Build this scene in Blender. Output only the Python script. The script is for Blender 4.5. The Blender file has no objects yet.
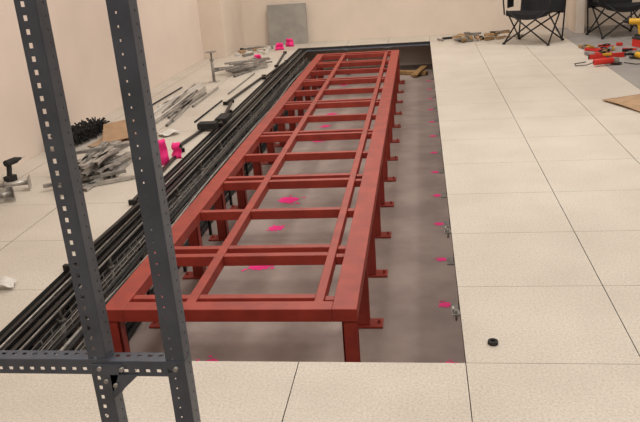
import bpy, bmesh, math, random
from mathutils import Vector, Matrix
random.seed(4)
sc = bpy.context.scene
sc.view_settings.view_transform = 'Standard'
sc.view_settings.look = 'None'

# ---------------------------------------------------------------- materials
def mat(name, col, rough=0.6, metal=0.0, var=0.0, scale=20.0, col2=None, bump=0.0, bscale=60, detail=6, lo=0.35, hi=0.65):
    m = bpy.data.materials.new(name); m.use_nodes = True
    nt = m.node_tree; b = nt.nodes['Principled BSDF']
    b.inputs['Roughness'].default_value = rough
    b.inputs['Metallic'].default_value = metal
    b.inputs['Base Color'].default_value = (*col, 1)
    tc = nt.nodes.new('ShaderNodeTexCoord')
    if col2 is None and var > 0:
        col2 = tuple(c*(1-var) for c in col)
    if col2 is not None:
        n = nt.nodes.new('ShaderNodeTexNoise'); n.inputs['Scale'].default_value = scale
        n.inputs['Detail'].default_value = detail
        r = nt.nodes.new('ShaderNodeValToRGB')
        r.color_ramp.elements[0].position = lo; r.color_ramp.elements[1].position = hi
        r.color_ramp.elements[0].color = (*col2, 1); r.color_ramp.elements[1].color = (*col, 1)
        nt.links.new(tc.outputs['Object'], n.inputs['Vector'])
        nt.links.new(n.outputs['Fac'], r.inputs['Fac'])
        nt.links.new(r.outputs['Color'], b.inputs['Base Color'])
    if bump > 0:
        n2 = nt.nodes.new('ShaderNodeTexNoise'); n2.inputs['Scale'].default_value = bscale
        bp = nt.nodes.new('ShaderNodeBump'); bp.inputs['Strength'].default_value = bump
        bp.inputs['Distance'].default_value = 0.01
        nt.links.new(tc.outputs['Object'], n2.inputs['Vector'])
        nt.links.new(n2.outputs['Fac'], bp.inputs['Height'])
        nt.links.new(bp.outputs['Normal'], b.inputs['Normal'])
    return m

def tile_mat(name, a, bcol, dirt):
    m = bpy.data.materials.new(name); m.use_nodes = True
    nt = m.node_tree; b = nt.nodes['Principled BSDF']
    b.inputs['Roughness'].default_value = 0.5
    tc = nt.nodes.new('ShaderNodeTexCoord')
    def noise(s, d):
        n = nt.nodes.new('ShaderNodeTexNoise'); n.inputs['Scale'].default_value = s; n.inputs['Detail'].default_value = d
        nt.links.new(tc.outputs['Object'], n.inputs['Vector']); return n
    n1 = noise(110, 8); n1.inputs['Roughness'].default_value = .8; r1 = nt.nodes.new('ShaderNodeValToRGB')
    r1.color_ramp.elements[0].position = .36; r1.color_ramp.elements[1].position = .56
    r1.color_ramp.elements[0].color = (*bcol, 1); r1.color_ramp.elements[1].color = (*a, 1)
    nt.links.new(n1.outputs['Fac'], r1.inputs['Fac'])
    n2 = noise(2.2, 8); r2 = nt.nodes.new('ShaderNodeValToRGB')
    r2.color_ramp.elements[0].position = .3; r2.color_ramp.elements[1].position = .62
    r2.color_ramp.elements[0].color = (*dirt, 1); r2.color_ramp.elements[1].color = (1, 1, 1, 1)
    nt.links.new(n2.outputs['Fac'], r2.inputs['Fac'])
    mx = nt.nodes.new('ShaderNodeMix'); mx.data_type = 'RGBA'; mx.blend_type = 'MULTIPLY'
    mx.inputs[0].default_value = 1
    nt.links.new(r1.outputs['Color'], mx.inputs[6]); nt.links.new(r2.outputs['Color'], mx.inputs[7])
    nt.links.new(mx.outputs[2], b.inputs['Base Color'])
    return m

M_TILE = tile_mat('laminate_tile', (.68, .63, .56), (.45, .41, .36), (.88, .87, .86))
M_GREYT = tile_mat('bare_grey_tile', (.36, .34, .33), (.28, .27, .265), (.8, .8, .8))
M_TEDGE = mat('tile_edge', (.03, .03, .03), .7, var=.3)
M_WALL = mat('wall_paint', (.76, .66, .57), .85, var=.06, scale=3, bump=.05)
M_WALLL = mat('wall_paint_warm', (.78, .67, .59), .85, var=.06, scale=2, bump=.05)
M_CEIL = mat('ceiling_paint', (.75, .72, .68), .9, var=.05, scale=5)
M_CONC = mat('subfloor_concrete', (.37, .30, .275), .8, col2=(.27, .215, .20), scale=3.5, detail=10, bump=.15)
M_RED = mat('red_oxide_primer', (.36, .045, .028), .5, col2=(.27, .032, .022), scale=9, bump=.05)
M_BLACK = mat('black_steel', (.018, .017, .018), .4, .4, var=.4, scale=30)
M_DARK = mat('dark_rubber', (.02, .019, .02), .8, var=.4)
M_GALV = mat('galvanised_steel', (.55, .53, .50), .42, .6, var=.35, scale=25)
M_GALV2 = mat('dull_zinc', (.36, .34, .32), .55, .4, var=.4, scale=18)
M_RACK = mat('rack_grey_paint', (.085, .098, .13), .38, .25, var=.25, scale=12)
M_PINK = mat('fluorescent_pink', (1.0, .03, .28), .7, var=.15, scale=20)
M_CARD = mat('cardboard', (.46, .30, .18), .85, var=.2, scale=12)
M_WOOD = mat('timber', (.40, .24, .10), .75, var=.35, scale=15)
M_WHITE = mat('white_plastic', (.7, .68, .64), .5, var=.1)
M_YEL = mat('yellow_plastic', (.75, .42, .02), .45, var=.1)
M_REDP = mat('red_plastic', (.65, .03, .02), .45, var=.1)
M_FAB = mat('black_nylon', (.012, .012, .016), .85, var=.4, scale=40)
M_BOARD = mat('grey_board', (.34, .33, .30), .6, var=.2, scale=6)
M_BLUE = mat('blue_grey_paint', (.16, .19, .25), .5, var=.3)

# ---------------------------------------------------------------- builder
class B:
    def __init__(self): self.bm = bmesh.new(); self.mats = []
    def mi(self, m):
        if m not in self.mats: self.mats.append(m)
        return self.mats.index(m)
    def box(self, c, s, m, rot=None):
        r = bmesh.ops.create_cube(self.bm, size=1)
        vs = r['verts']
        M = Matrix.Translation(Vector(c)) @ ((rot.to_4x4()) if rot is not None else Matrix.Identity(4)) @ Matrix.Diagonal((*s, 1))
        bmesh.ops.transform(self.bm, matrix=M, verts=vs)
        i = self.mi(m)
        for f in {f for v in vs for f in v.link_faces}: f.material_index = i
        return vs
    def b2(self, x0, x1, y0, y1, z0, z1, m):
        return self.box(((x0+x1)/2, (y0+y1)/2, (z0+z1)/2), (x1-x0, y1-y0, z1-z0), m)
    def beam(self, p, q, w, h, m, roll=0):
        p = Vector(p); q = Vector(q); d = q-p
        R = d.to_track_quat('Y', 'Z').to_matrix() @ Matrix.Rotation(roll, 3, 'Y')
        self.box((p+q)/2, (w, d.length, h), m, R)
    def cyl(self, p, q, r, m, seg=14, r2=None):
        p = Vector(p); q = Vector(q); d = q-p
        res = bmesh.ops.create_cone(self.bm, cap_ends=True, segments=seg, radius1=r, radius2=r if r2 is None else r2, depth=d.length)
        vs = res['verts']
        M = Matrix.Translation((p+q)/2) @ d.to_track_quat('Z', 'Y').to_matrix().to_4x4()
        bmesh.ops.transform(self.bm, matrix=M, verts=vs)
        i = self.mi(m)
        for f in {f for v in vs for f in v.link_faces}:
            f.material_index = i; f.smooth = len(f.verts) == 4
    def path(self, pts, r, m, seg=8):
        i = self.mi(m); rings = []
        pts = [Vector(p) for p in pts]
        for k, p in enumerate(pts):
            t = (pts[min(k+1, len(pts)-1)] - pts[max(k-1, 0)]).normalized()
            Q = t.to_track_quat('Z', 'Y').to_matrix()
            rings.append([self.bm.verts.new(p + Q @ Vector((r*math.cos(a), r*math.sin(a), 0))) for a in [2*math.pi*j/seg for j in range(seg)]])
        for a, b in zip(rings, rings[1:]):
            for j in range(seg):
                f = self.bm.faces.new((a[j], a[(j+1) % seg], b[(j+1) % seg], b[j])); f.material_index = i; f.smooth = True
        for rg, rev in ((rings[0], True), (rings[-1], False)):
            f = self.bm.faces.new(list(reversed(rg)) if rev else rg); f.material_index = i
    def grid(self, fn, nu, nv, m, smooth=True):
        i = self.mi(m)
        V = [[self.bm.verts.new(fn(u/nu, v/nv)) for v in range(nv+1)] for u in range(nu+1)]
        for a in range(nu):
            for b in range(nv):
                f = self.bm.faces.new((V[a][b], V[a+1][b], V[a+1][b+1], V[a][b+1])); f.material_index = i; f.smooth = smooth
    def perf(self, o, du, dv, w, L, m, th=.002, pitch=.025, hole=.008, hl=.010, at=.62):
        """slotted flange: origin o, across du (width w), along dv (length L)"""
        o = Vector(o); du = Vector(du).normalized(); dv = Vector(dv).normalized(); nn = du.cross(dv)*th/2
        i = self.mi(m)
        us = [0, w*at-hole/2, w*at+hole/2, w]
        nk = int(L/pitch)
        vsv = []
        for k in range(nk):
            vsv += [k*pitch, k*pitch+(pitch-hl)/2, k*pitch+(pitch+hl)/2]
        vsv += [nk*pitch, L] if L - nk*pitch > 1e-4 else [nk*pitch]
        def solid(a, b):
            if a < 0 or a > 2 or b < 0 or b >= len(vsv)-1: return False
            if a == 1 and b % 3 == 1 and b < nk*3: return False
            return True
        cache = {}
        def vert(a, b, s):
            k = (a, b, s)
            if k not in cache: cache[k] = self.bm.verts.new(o + du*us[a] + dv*vsv[b] + nn*s)
            return cache[k]
        for a in range(3):
            for b in range(len(vsv)-1):
                if not solid(a, b): continue
                for s in (1, -1):
                    q = [vert(a, b, s), vert(a+1, b, s), vert(a+1, b+1, s), vert(a, b+1, s)]
                    if s < 0: q.reverse()
                    self.bm.faces.new(q).material_index = i
                for (na, nb, e) in ((a-1, b, ((a, b), (a, b+1))), (a+1, b, ((a+1, b+1), (a+1, b))), (a, b-1, ((a+1, b), (a, b))), (a, b+1, ((a, b+1), (a+1, b+1)))):
                    if not solid(na, nb):
                        (p, q2) = e
                        f = self.bm.faces.new((vert(*p, -1), vert(*q2, -1), vert(*q2, 1), vert(*p, 1))); f.material_index = i
    def done(self, name, bevel=0, loc=None, rotz=0, solid=0):
        bmesh.ops.recalc_face_normals(self.bm, faces=self.bm.faces)
        me = bpy.data.meshes.new(name); self.bm.to_mesh(me); self.bm.free()
        for m in self.mats: me.materials.append(m)
        ob = bpy.data.objects.new(name, me); sc.collection.objects.link(ob)
        if loc: ob.location = loc
        ob.rotation_euler[2] = rotz
        if solid:
            md = ob.modifiers.new('s', 'SOLIDIFY'); md.thickness = solid
        if bevel:
            md = ob.modifiers.new('b', 'BEVEL'); md.width = bevel; md.segments = 2; md.limit_method = 'ANGLE'
        return ob

# ---------------------------------------------------------------- dimensions
XR, XL = .134, -1.666          # floor opening
YF, YB = 2.26, 10.66
SUB = -.43
WL, WB, WR, WF = -3.05, 11.32, 5.0, -2.6
CE = 3.0

# floor: individual raised-access panels
b = B()
xs = sorted([XR + .6*k for k in range(-5, 9) if WL < XR+.6*k < WR] + [WL, WR])
ys = sorted([YF + .6*k for k in range(-9, 16) if WF < YF+.6*k < WB] + [WF, WB])
for x0, x1 in zip(xs, xs[1:]):
    for y0, y1 in zip(ys, ys[1:]):
        cx, cy = (x0+x1)/2, (y0+y1)/2
        if XL < cx < XR and YF < cy < YB: continue
        xa = x0
        xb = x1
        if abs(x1-XL) < .01 and YF < cy < YB: xb = x1 - .10   # panels cut back beside the rails
        g = .0016
        m = M_GREYT if (cx > 1.93 and cy > 4.2) else M_TILE
        b.b2(xa+g, xb-g, y0+g*.6, y1-g*.6, -.032, 0, m)
b.bm.normal_update()
ei = b.mi(M_TEDGE)
for f in b.bm.faces:
    if abs(f.normal.z) < .5: f.material_index = ei
b.done('floor')

b = B(); b.b2(WL, WR, WF, WB, SUB-.1, SUB, M_CONC); b.done('floor_concrete_slab')
b = B(); b.b2(WL-.12, WL, WF, WB, SUB, CE, M_WALLL); b.done('wall_left')
b = B(); b.b2(WL-.12, WR+.12, WB, WB+.12, SUB, CE, M_WALL); b.done('wall_back')
b = B(); b.b2(WR, WR+.12, WF, WB, SUB, CE, M_WALL); b.done('wall_right')
b = B(); b.b2(WL-.12, WR+.12, WF-.12, WF, SUB, CE, M_WALL); b.done('wall_front')
b = B(); b.b2(WL-.12, WR+.12, WF-.12, WB+.12, CE, CE+.1, M_CEIL); b.done('ceiling')
b = B(); b.b2(WL, WL+.33, 10.15, WB, 0, CE, M_WALL); b.done('corner_column', .004)
b = B(); b.b2(2.12, 2.24, 10.62, WB, 0, CE, M_WALL); b.done('pier_column', .004)

# ---------------------------------------------------------------- red steel equipment stand
b = B()
TX0, TX1, TY0, TY1 = -1.40, -.285, 2.66, 9.98
TH = .06
LW = .095
b.b2(TX0, TX0+LW, TY0, TY1, -TH, 0, M_RED)
b.b2(TX1-.105, TX1, TY0, TY1, -TH, 0, M_RED)
b.b2(TX0+LW, TX1-.105, TY0, TY0+.075, -TH, 0, M_RED)
b.b2(TX0+LW, TX1-.105, TY1-.075, TY1, -TH, 0, M_RED)
IX0, IX1 = -.475, -.435
MX0, MX1 = -1.045, -1.0
b.b2(IX0, IX1, TY0+.075, TY1-.075, -TH, -.004, M_RED)
b.b2(MX0, MX1, TY0+.075, TY1-.075, -TH, -.004, M_RED)
H = 1.43
y = 2.305; k = 0
pairs = []
while y < 6.9:
    pairs.append((y, k % 2 == 0)); y += .415; k += 1
legY = [TY0+.035]
def bar(yc, w=.04):
    b.b2(TX0+LW, MX0, yc-w/2, yc+w/2, -TH, -.006, M_RED)
    b.b2(MX1, IX0, yc-w/2, yc+w/2, -TH, -.006, M_RED)
    b.b2(IX1, TX1-.105, yc-w/2, yc+w/2, -TH, -.016, M_RED)
bar(1.955*H)
for yy, pr in pairs:
    if pr:
        bar(yy*H-.048); bar(yy*H+.052)
    else:
        bar(yy*H)
    legY.append(yy*H)
legY.append(TY1-.035)
for ly in legY:
    for lx, sgn in ((TX0+.035, -1), (TX1-.035, 1)):
        # leg: steel angle, two flanges
        b.b2(lx-.032, lx+.032, ly-.03, ly-.02, SUB+.012, -TH, M_RED)
        b.b2(lx+(.022 if sgn < 0 else -.032), lx+(.032 if sgn < 0 else -.022), ly-.03, ly+.03, SUB+.012, -TH, M_RED)
        b.b2(lx-.032, lx+.032, ly+.02, ly+.03, SUB+.012, -TH, M_RED)
        px = lx + sgn*.03
        b.b2(px-.07, px+.07, ly-.045, ly+.045, SUB, SUB+.012, M_RED)
        b.beam((lx, ly+.03, -.17), (lx, ly+.13, -TH-.005), .008, .03, M_RED)
        b.cyl((px+sgn*.05, ly, SUB+.01), (px+sgn*.05, ly, SUB+.03), .007, M_RED, 8)
b.done('steel_equipment_stand', .003)

# ---------------------------------------------------------------- pedestals & stringers
def pedestal(b, x, y, z0=SUB, z1=-.06, headmat=M_GALV2):
    b.b2(x-.05, x+.05, y-.05, y+.05, z0, z0+.005, M_GALV2)
    b.cyl((x, y, z0+.005), (x, y, z1-.1), .013, M_GALV2, 10)
    b.cyl((x, y, z1-.1), (x, y, z1), .009, M_GALV2, 10)
    b.cyl((x, y, z1-.11), (x, y, z1-.095), .02, M_GALV2, 6)
    b.b2(x-.04, x+.04, y-.04, y+.04, z1, z1+.006, headmat)
b = B()
for k in range(0, 15):
    y = YF + .6*k
    if k > 0: pedestal(b, XR+.045, y)
    for x in (XL-.05, XL-.65): pedestal(b, x, y)
for x in (XR-.6, XR-1.2): pedestal(b, x, YB+.03)
for k in range(1, 5):
    pedestal(b, XR+.6*k, YB)
b.b2(XR+.008, XR+.035, YF, YB, -.054, -.033, M_BLACK)
b.b2(XL, XR, YF-.03, YF-.004, -.054, -.033, M_BLACK)
b.b2(XL, XR, YB+.004, YB+.03, -.054, -.033, M_BLUE)
b.b2(XL-.125, XL-.1, YF, YB, -.054, -.033, M_BLACK)
b.done('floor_pedestals')

# black rails along the left edge
b = B()
for x, z, w in ((XL-.08, -.010, .018), (XL-.035, -.022, .014), (XL-.002, -.03, .02)):
    b.b2(x-w/2, x+w/2, YF+.01, YB-.01, z-.022, z, M_BLACK)
b.b2(XL-.062, XL-.054, YF+.01, YB-.01, -.03, -.02, M_GALV)
b.b2(XL+.014, XL+.021, YF+.01, YB-.01, -.05, -.04, M_GALV2)
for k in range(1, 42):
    y = YF+.2*k
    b.b2(XL-.085, XL+.01, y-.012, y+.012, -.06, -.05, M_GALV2 if k % 3 else M_BLACK)
b.done('stringer_rails', .002)

# wire basket cable trays in the trench
def tray(x0, x1, z, hgt, name, m):
    b = B(); r = .003
    y0, y1 = YF-.5, YB-.1
    n = 4
    for k in range(n+1):
        x = x0+(x1-x0)*k/n; b.cyl((x, y0, z), (x, y1, z), r, m, 6)
    for x in (x0, x1):
        for q in (.5, 1): b.cyl((x, y0, z+hgt*q), (x, y1, z+hgt*q), r, m, 6)
    k = 0; y = y0+.05
    while y < y1:
        b.cyl((x0, y, z-.004), (x1, y, z-.004), r, m, 6)
        for x in (x0, x1): b.cyl((x, y, z-.004), (x, y, z+hgt), r, m, 6)
        y += .1
    y = y0+.4
    while y < y1:   # trapeze legs to subfloor
        for x in (x0, x1): b.b2(x-.009, x+.009, y-.009, y+.009, SUB, z-.004, M_BLACK)
        b.b2(x0, x1, y-.01, y+.01, z-.02, z-.006, M_BLACK); y += .6
    # cables lying in the tray
    for j in range(5):
        ph = random.random()*6; cx = x0+(x1-x0)*(j+.5)/5; rr = random.uniform(.007, .012)
        b.path([(cx+.012*math.sin(ph+t*1.9), t, z+.004+rr+.006*(1+math.sin(ph+t*3))) for t in [y0+.25*q for q in range(int((y1-y0)/.25))]], rr, M_DARK if j != 2 else M_GALV2)
    return b.done(name)
tray(XL+.03, XL+.185, -.17, .05, 'cable_tray', M_GALV2)
tray(XL-.30, XL-.08, -.24, .06, 'cable_tray', M_GALV2)
b = B()
for x, z, r, m in ((XL+.085, -.408, .018, M_DARK), (XL+.13, -.412, .014, M_DARK)):
    ph = random.random()*6; am = .008
    b.path([(x+am*math.sin(ph+y*1.7), y, z) for y in [YF-1.2+.3*k for k in range(33)]], r, m)
b.done('cable_bundle')

# loose black stringers lying diagonally on the edge
b = B()
for (x, y, a, L, z) in ((-1.83, 5.9, .10, 1.2, .018), (-1.78, 6.4, -.14, 1.0, .03), (-1.86, 7.6, .06, 1.5, .018), (-1.74, 8.7, .05, 1.2, .03),
                        (-1.80, 4.6, -.05, 1.2, .018), (-1.72, 3.7, .03, 1.3, .02), (-1.84, 9.6, -.08, 1.2, .018)):
    d = Vector((math.sin(a), math.cos(a), 0))*L/2
    c = Vector((x, y, z))
    b.beam(c-d, c+d, .022, .02, M_BLACK)
    b.beam(c-d, c-d*.96, .05, .03, M_BLACK); b.beam(c+d*.96, c+d, .05, .03, M_BLACK)
b.box((-1.80, 5.85, .045), (.16, .10, .05), M_DARK)
b.box((-1.74, 6.15, .04), (.10, .22, .03), M_DARK)
b.done('loose_stringers', .002)

# ---------------------------------------------------------------- pink paint marks on subfloor
def splat(b, x, y, rx, ry, z, m, n=26):
    vs = [b.bm.verts.new((x+rx*math.cos(2*math.pi*k/n)*random.uniform(.7, 1.1), y+ry*math.sin(2*math.pi*k/n)*random.uniform(.7, 1.1), z)) for k in range(n)]
    f = b.bm.faces.new(vs); f.material_index = b.mi(m)
    for q in range(5):
        a = random.random()*6.28; d = random.uniform(1.1, 1.5); rr = random.uniform(.08, .2)
        cx, cy = x+rx*d*math.cos(a), y+ry*d*math.sin(a)
        vs = [b.bm.verts.new((cx+rx*rr*math.cos(2*math.pi*k/8), cy+ry*rr*math.sin(2*math.pi*k/8), z)) for k in range(8)]
        f = b.bm.faces.new(vs); f.material_index = b.mi(m)
b = B()
for k in range(0, 13):
    y = 2.9+.585*k
    big = k in (2, 4)
    splat(b, -1.04+random.uniform(-.02, .02), y-(.03 if k == 2 else 0), .09 if big else .06, .08 if big else .055, SUB+.002, M_PINK)
    splat(b, -1.585, y-.0, .035, .04, SUB+.002, M_PINK)
    splat(b, .10, y+.02, .035, .03, SUB+.002, M_PINK)
b.done('paint_marks')

b = B()
for y in (2.71, 3.6):
    b.b2(XR-.03, XR+.006, y-.02, y+.02, -.05, -.044, M_GALV)
    b.b2(XR-.028, XR-.02, y-.015, y+.015, -.044, -.02, M_GALV)
    b.cyl((XR-.012, y, -.08), (XR-.012, y, -.03), .005, M_GALV, 8)
b.done('panel_clips')

# ---------------------------------------------------------------- slotted angle rack (foreground)
b = B()
F = .041
def post(x, y, sx, sy, z0=0, z1=2.15, hx=.008, hy=.006):
    b.perf((x, y, z0), (sx, 0, 0), (0, 0, 1), F, z1-z0, M_RACK, hole=hx, hl=hx*1.25)
    b.perf((x, y, z0), (0, sy, 0), (0, 0, 1), F, z1-z0, M_RACK, hole=hy, hl=hy*1.25)
    b.b2(x-.024 if sx < 0 else x-.02, x+.02 if sx < 0 else x+.024, y-.02, y+.024, 0, .003, M_RACK)
PY = 1.30
post(-.695, PY, -1, 1, hx=.008, hy=.004); post(-.519, PY, -1, 1, hx=.0035, hy=.004)
post(-1.66, PY, 1, 1); post(-.695, .80, -1, -1); post(-1.66, .80, 1, -1)
for z in (.61, 2.08):
    b.perf((-1.66, PY-.003, z), (0, 0, -1), (1, 0, 0), .036, .97, M_RACK)
    b.perf((-1.66, PY-.003, z), (0, 1, 0), (1, 0, 0), .036, .97, M_RACK)
    b.perf((-.69, PY-.003, z-.004), (0, 0, -1), (1, 0, 0), .036, .173, M_RACK)
    b.perf((-.69, PY-.003, z-.004), (0, 1, 0), (1, 0, 0), .036, .173, M_RACK)
for z in (.10, 2.08):
    for x in (-.695, -1.66):
        b.perf((x, .80, z), (0, 0, -1), (0, 1, 0), .036, .5, M_RACK)
    b.perf((-1.66, .80, z), (0, 0, -1), (1, 0, 0), .036, .97, M_RACK)
i = b.mi(M_RACK)
def tri(p, q, r, t):
    n = Vector((0, t, 0)); P = [Vector(v) for v in (p, q, r)]
    A = [b.bm.verts.new(v) for v in P]; C = [b.bm.verts.new(v+n) for v in P]
    for f in ((A[0], A[1], A[2]), (C[2], C[1], C[0])): b.bm.faces.new(f).material_index = i
    for k in range(3): b.bm.faces.new((A[k], A[(k+1) % 3], C[(k+1) % 3], C[k])).material_index = i
tri((-.69, PY-.008, .575), (-.625, PY-.008, .575), (-.69, PY-.008, .515), .003)
tri((-.731, PY-.008, .60), (-.66, PY-.008, .60), (-.69, PY-.008, .53), .003)
for x, z in ((-.71, .592), (-.70, .56), (-.537, .592), (-.66, .59), (-.68, .55)):
    b.cyl((x, PY-.014, z), (x, PY, z), .005, M_GALV2, 6)
b.done('slotted_angle_shelving_rack')

# ---------------------------------------------------------------- clutter, left strip
def channel(b, c, a, L, w=.03, h=.02, m=M_GALV, tilt=0):
    d = Vector((math.sin(a)*math.cos(tilt), math.cos(a)*math.cos(tilt), math.sin(tilt)))*L/2
    c = Vector(c)
    b.beam(c-d, c+d, w, .003, m)
    s = Vector((math.cos(a), -math.sin(a), 0))*(w/2-.0015)
    for sg in (-1, 1):
        b.beam(c-d+s*sg+Vector((0, 0, -h/2)), c+d+s*sg+Vector((0, 0, -h/2)), .003, h, m)
b = B()
for k in range(38):
    lay = k//7
    channel(b, (-2.31+random.uniform(-.18, .18)*(1-.1*lay), 4.80+random.uniform(-.42, .42)*(1-.12*lay), .024+.023*lay), random.uniform(-.3, .3)+(.9 if k % 6 == 0 else 0), random.uniform(.4, .6), w=random.choice([.03, .04]), m=random.choice([M_GALV, M_GALV2, M_GALV]))
b.done('stringer_pile')
b = B()
for k in range(18):
    channel(b, (-2.22+random.uniform(-.12, .12), 9.0+random.uniform(-.35, .35), .024+.022*(k//4)), random.uniform(.2, 1.3), random.uniform(.4, .6), m=random.choice([M_GALV, M_GALV2]))
b.done('stringer_pile')
b = B()
for k in range(14):
    channel(b, (-2.42+random.uniform(-.14, .2), 7.0+random.uniform(-.5, .5), .022), random.uniform(-.12, .1), random.uniform(.6, 1.3), w=.022, m=random.choice([M_GALV2, M_WHITE, M_GALV]))
b.done('stringer_pile')
b = B()
for k, (x, y, a, L) in enumerate(((-2.0, 6.6, .02, .9), (-2.0, 8.0, .02, 1.2), (-2.7, 7.2, .03, 1.4))):
    d = Vector((math.sin(a), math.cos(a), 0))*L/2; c = Vector((x, y, .009))
    b.cyl(c-d, c+d, .008, M_GALV2 if k % 2 else M_DARK, 8)
    b.cyl(c+d*.98, c+d*1.02, .0088, M_GALV, 6)
b.done('threaded_rods')

# spare pedestal standing on floor
b = B()
x, y = -2.38, 8.2
b.b2(x-.06, x+.06, y-.06, y+.06, 0, .006, M_GALV)
b.cyl((x, y, .006), (x, y, .25), .017, M_GALV2); b.cyl((x, y, .25), (x, y, .34), .010, M_GALV2)
b.cyl((x, y, .245), (x, y, .262), .024, M_GALV2, 6)
b.b2(x-.055, x+.055, y-.055, y+.055, .34, .348, M_GALV2)
b.done('floor_pedestal')
b = B()
for (x, y, a) in ((-2.72, 4.10, .6), (-2.86, 4.28, 2.0), (-2.76, 4.34, 3.5), (-2.86, 4.05, 1.2), (-2.78, 4.2, 2.6)):
    d = Vector((math.cos(a), math.sin(a), 0)); c = Vector((x, y, .05))
    b.cyl(c-d*.12, c+d*.1, .016, M_GALV)
    R = d.to_track_quat('Z', 'Y').to_matrix()
    b.box(c-d*.125, (.09, .09, .006), M_GALV, R); b.box(c+d*.105, (.08, .08, .006), M_GALV2, R)
    b.cyl(c+d*.02, c+d*.04, .024, M_GALV2, 6)
b.done('toppled_pedestals')

def drill(name, loc, rotz, body, s=1.0):
    b = B()
    b.cyl((-.09*s, 0, .19*s), (.05*s, 0, .19*s), .033*s, body, 18)
    b.cyl((.05*s, 0, .19*s), (.08*s, 0, .19*s), .03*s, M_DARK, 18, .022*s)
    b.cyl((.08*s, 0, .19*s), (.12*s, 0, .19*s), .02*s, M_DARK, 18, .012*s)
    b.cyl((.12*s, 0, .19*s), (.18*s, 0, .19*s), .004*s, M_GALV, 8)
    b.beam((-.05*s, 0, .17*s), (-.075*s, 0, .05*s), .034*s, .04*s, body)
    b.beam((-.03*s, 0, .15*s), (-.035*s, 0, .11*s), .012*s, .014*s, M_DARK)
    b.box((-.07*s, 0, .03*s), (.11*s, .075*s, .06*s), M_DARK)
    return b.done(name, .004*s, loc, rotz)
drill('power_drill', (-2.88, 4.62, 0), 1.3, M_DARK, .7)

b = B()
b.beam((-2.90, 5.35, .04), (-2.84, 5.95, .04), .07, .03, M_DARK)
for k in range(1000):
    t = random.random(); base = Vector((-2.90+.06*t, 5.35+.6*t, .05))
    o = Vector((random.uniform(-.09, .13), random.uniform(-.08, .08), random.uniform(-.035, .085)))
    b.beam(base, base+o, .009, .009, M_DARK)
b.done('bristle_broom_head')

b = B()
R = Matrix.Rotation(.35, 3, 'Z')
b.box((-2.50, 5.72, .07), (.34, .42, .006), M_CARD, R @ Matrix.Rotation(.16, 3, 'X') @ Matrix.Rotation(-.1, 3, 'Y'))
b.box((-2.54, 5.6, .008), (.30, .36, .006), M_CARD, Matrix.Rotation(-.1, 3, 'Z'))
b.box((-2.46, 5.86, .045), (.012, .3, .06), M_CARD, R)
b.done('cardboard_sheet')

def crumple(name, loc, w, h, m, rz=0, flat=False):
    b = B(); ph = random.random()*5
    def fn(u, v):
        q = .018*math.sin(7*u+ph)+.012*math.sin(11*v+ph*2)
        if flat: return Vector(((u-.5)*w, (v-.5)*h, .015+q*.6+.01))
        return Vector(((u-.5)*w*(1-.3*v), q, v*h))
    b.grid(fn, 8, 8, m)
    return b.done(name, 0, loc, rz, solid=.002)
crumple('pink_paper_tag', (-1.87, 4.86, 0), .11, .19, M_PINK, .2)
crumple('pink_paper_tag', (-1.82, 5.02, 0), .10, .12, M_PINK, -.4)
crumple('pink_paper_tag', (-2.04, 10.6, 0), .14, .10, M_PINK, .4)
crumple('pink_paper_tag', (-1.94, 10.9, 0), .14, .12, M_PINK, -.2)
crumple('pink_paper_tag', (-2.15, 9.6, 0), .12, .09, M_PINK, 0)
crumple('plastic_wrap', (-1.98, 2.88, 0), .10, .09, M_WHITE, .3, True)
crumple('plastic_wrap', (-2.12, 5.75, 0), .16, .14, M_WHITE, .8, True)

b = B()
b.box((-2.0, 11.2, .295), (.60, .03, .60), M_BOARD, Matrix.Rotation(-.13, 3, 'X'))
b.done('leaning_floor_panel', .003)

b = B()
for k in range(18):
    b.box((-2.35+random.uniform(-.25, .25), 10.4+random.uniform(-.3, .4), .02), (random.uniform(.05, .22), random.uniform(.03, .08), .03), random.choice([M_DARK, M_GALV2, M_WHITE, M_CARD]), Matrix.Rotation(random.uniform(0, 3), 3, 'Z'))
b.done('offcut_debris')
b = B()
for k in range(46):
    b.box((.75+random.gauss(0, .22), 10.55+random.gauss(0, .12), random.uniform(.012, .08)), (random.uniform(.05, .2), random.uniform(.02, .06), random.uniform(.015, .04)), random.choice([M_DARK, M_WOOD, M_CARD, M_GALV2, M_WOOD]), Matrix.Rotation(random.uniform(0, 3), 3, 'Z') @ Matrix.Rotation(random.uniform(-.3, .3), 3, 'X'))
b.done('offcut_debris')
b = B()
b.beam((-.3, YB-.12, SUB+.03), (.08, YB-.3, SUB+.03), .09, .05, M_WOOD)
b.beam((-.1, YB-.45, SUB+.03), (.05, YB-.1, SUB+.09), .09, .03, M_WOOD)
b.done('timber_offcuts', .002)

# ---------------------------------------------------------------- small items right
b = B()
def ring():
    n = 32; prof = [(.009, 0), (.018, 0), (.019, .002), (.019, .012), (.018, .014), (.009, .014)]
    R = [[b.bm.verts.new((r*math.cos(2*math.pi*k/n), r*math.sin(2*math.pi*k/n), z)) for r, z in prof] for k in range(n)]
    i = b.mi(M_DARK)
    for k in range(n):
        for j in range(len(prof)):
            f = b.bm.faces.new((R[k][j], R[(k+1) % n][j], R[(k+1) % n][(j+1) % 6], R[k][(j+1) % 6])); f.material_index = i
ring(); b.done('tape_roll', 0, (.24, 2.39, 0))

b = B()
b.grid(lambda u, v: Vector(((u-.5)*.62, (v-.5)*.55, .012+.02*u*u+.01*math.sin(3*v))), 8, 8, M_CARD)
b.done('cardboard_sheet', 0, (1.90, 6.2, 0), .35, solid=.005)

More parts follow.
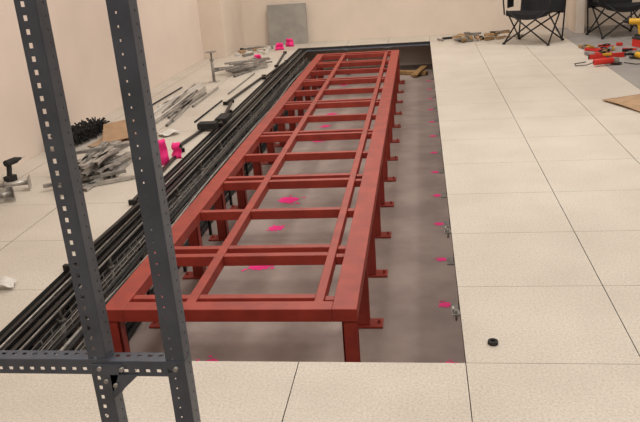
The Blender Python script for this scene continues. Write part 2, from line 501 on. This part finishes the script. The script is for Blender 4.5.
drill('power_drill', (2.66, 9.75, 0), 2.6, M_YEL, 1.2)
b = B()
b.b2(-.15, .15, -.10, .10, 0, .09, M_REDP); b.b2(-.155, .155, -.105, .105, .09, .11, M_DARK)
b.b2(-.06, .06, -.012, .012, .135, .15, M_DARK); b.b2(-.06, -.045, -.012, .012, .11, .14, M_DARK); b.b2(.045, .06, -.012, .012, .11, .14, M_DARK)
b.b2(-.11, -.07, -.112, -.10, .07, .105, M_GALV); b.b2(.07, .11, -.112, -.10, .07, .105, M_GALV)
b.done('tool_box', .006, (2.68, 9.2, 0), .3)
def grinder(loc, rz, m):
    b = B()
    b.cyl((-.15, 0, .045), (.06, 0, .045), .033, m, 16)
    b.cyl((.06, 0, .045), (.12, 0, .045), .035, M_GALV2, 16, .028)
    b.cyl((.10, 0, .02), (.10, 0, .06), .032, M_GALV2, 16)
    b.cyl((.10, 0, .012), (.10, 0, .018), .062, M_DARK, 24)
    b.cyl((.08, .03, .05), (.08, .14, .06), .015, M_DARK, 12)
    b.path([(-.15, 0, .045), (-.22, .02, .02), (-.3, .1, .008), (-.25, .22, .008), (-.1, .26, .008)], .005, M_DARK)
    return b.done('angle_grinder', .002, loc, rz)
grinder((1.95, 8.05, 0), .3, M_REDP)
grinder((2.35, 8.3, 0), 1.9, M_YEL)
b = B()
b.b2(-.2, .2, -.012, .012, 0, .05, M_REDP); b.b2(-.05, .05, -.014, .014, .03, .052, M_YEL)
b.b2(-.205, -.2, -.014, .014, 0, .052, M_DARK); b.b2(.2, .205, -.014, .014, 0, .052, M_DARK)
b.done('spirit_level', .001, (2.05, 8.5, 0), .15)
b = B()
for k in range(26):
    b.box((2.15+random.uniform(-.25, .25), 9.0+random.uniform(-.35, .35), .02), (random.uniform(.05, .2), random.uniform(.02, .07), .03), random.choice([M_DARK, M_WOOD, M_REDP, M_GALV2, M_YEL, M_REDP]), Matrix.Rotation(random.uniform(0, 3), 3, 'Z'))
b.done('hand_tools')

# ---------------------------------------------------------------- folding camp chairs
def camp_chair(loc, rz):
    b = B(); r = .010
    W, D, S, A = .30, .24, .43, .62
    fl, fr, bl, br = (-W, -D, 0), (W, -D, 0), (-W, D, 0), (W, D, 0)
    sfl, sfr, sbl, sbr = (-W+.03, -D, S), (W-.03, -D, S), (-W+.05, D, S-.06), (W-.05, D, S-.06)
    for p, q in ((fl, sfr), (fr, sfl), (bl, sbr), (br, sbl), (fl, sbl), (bl, sfl), (fr, sbr), (br, sfr)):
        b.cyl((p[0], p[1], .012), q, r, M_DARK, 10)
    for p in (fl, fr, bl, br): b.cyl((p[0], p[1], 0), (p[0], p[1], .025), .02, M_DARK, 12)
    for s in (-1, 1):
        b.cyl((s*(W-.0), -D, S-.05), (s*(W+.02), -D-.01, A), r, M_DARK, 10)
        b.cyl((s*W, D-.02, .02), (s*(W+.0), D+.10, .92), r, M_DARK, 10)
        b.grid(lambda u, v: Vector((s*(W-.03+.09*v), -D-.03+u*(2*D+.08), A+.01-.03*math.sin(math.pi*u))), 8, 3, M_FAB)
        b.grid(lambda u, v: Vector((s*(W-.03+.09*v), -D-.03+u*(2*D+.08), A-.002-.03*math.sin(math.pi*u))), 8, 3, M_FAB)
    b.grid(lambda u, v: Vector(((u-.5)*2*(W-.02), -D+v*(2*D+.02), S-.05*v-.09*math.sin(math.pi*u)*math.sin(math.pi*min(1, v*.8+.2)))), 12, 10, M_FAB)
    b.grid(lambda u, v: Vector(((u-.5)*2*(W), D+.02+.085*v+.05*math.sin(math.pi*u), S-.08+v*.54)), 12, 10, M_FAB)
    # hanging side pocket and front seat valance
    b.grid(lambda u, v: Vector((-W-.02, -.12+u*.2, A-.01-.16*v)), 4, 4, M_FAB)
    b.grid(lambda u, v: Vector(((u-.5)*2*(W-.02), -D, S-.09*math.sin(math.pi*u)*.6-.06*v)), 12, 2, M_FAB)
    return b.done('camping_chair', 0, loc, rz)
camp_chair((1.47, 10.0, 0), -.55)
camp_chair((2.58, 10.25, 0), .2)

# ---------------------------------------------------------------- ceiling lights
def lamp(x, y, w, l, e):
    L = bpy.data.lights.new('ceiling_lamp', 'AREA'); L.shape = 'RECTANGLE'; L.size = w; L.size_y = l; L.energy = e
    L.color = (1.0, .94, .86)
    o = bpy.data.objects.new('ceiling_lamp', L); sc.collection.objects.link(o); o.location = (x, y, CE-.03)
for (x, y, e) in ((-1.2, 1.0, 50), (1.8, 1.0, 50), (-1.2, 5.0, 50), (1.8, 5.0, 52), (-1.2, 9.2, 60), (1.8, 9.2, 52)):
    lamp(x, y, 1.2, 1.2, e)

w = bpy.data.worlds.new('World'); sc.world = w; w.use_nodes = True
w.node_tree.nodes['Background'].inputs[0].default_value = (1, .9, .8, 1)
w.node_tree.nodes['Background'].inputs[1].default_value = .3

# ---------------------------------------------------------------- camera
f = 726.0
Y = Vector((98, 276, -f)).normalized()
Zv = -Vector((148, -1964, -f)); Zv = (Zv - Zv.dot(Y)*Y).normalized()
X = Y.cross(Zv)
R = Matrix((X, Y, Zv))
cam = bpy.data.cameras.new('camera'); co = bpy.data.objects.new('camera', cam); sc.collection.objects.link(co)
cam.sensor_width = 36; cam.lens = f/640*36
co.matrix_world = Matrix.Translation((0, 0, 1.43)) @ R.to_4x4()
sc.camera = co
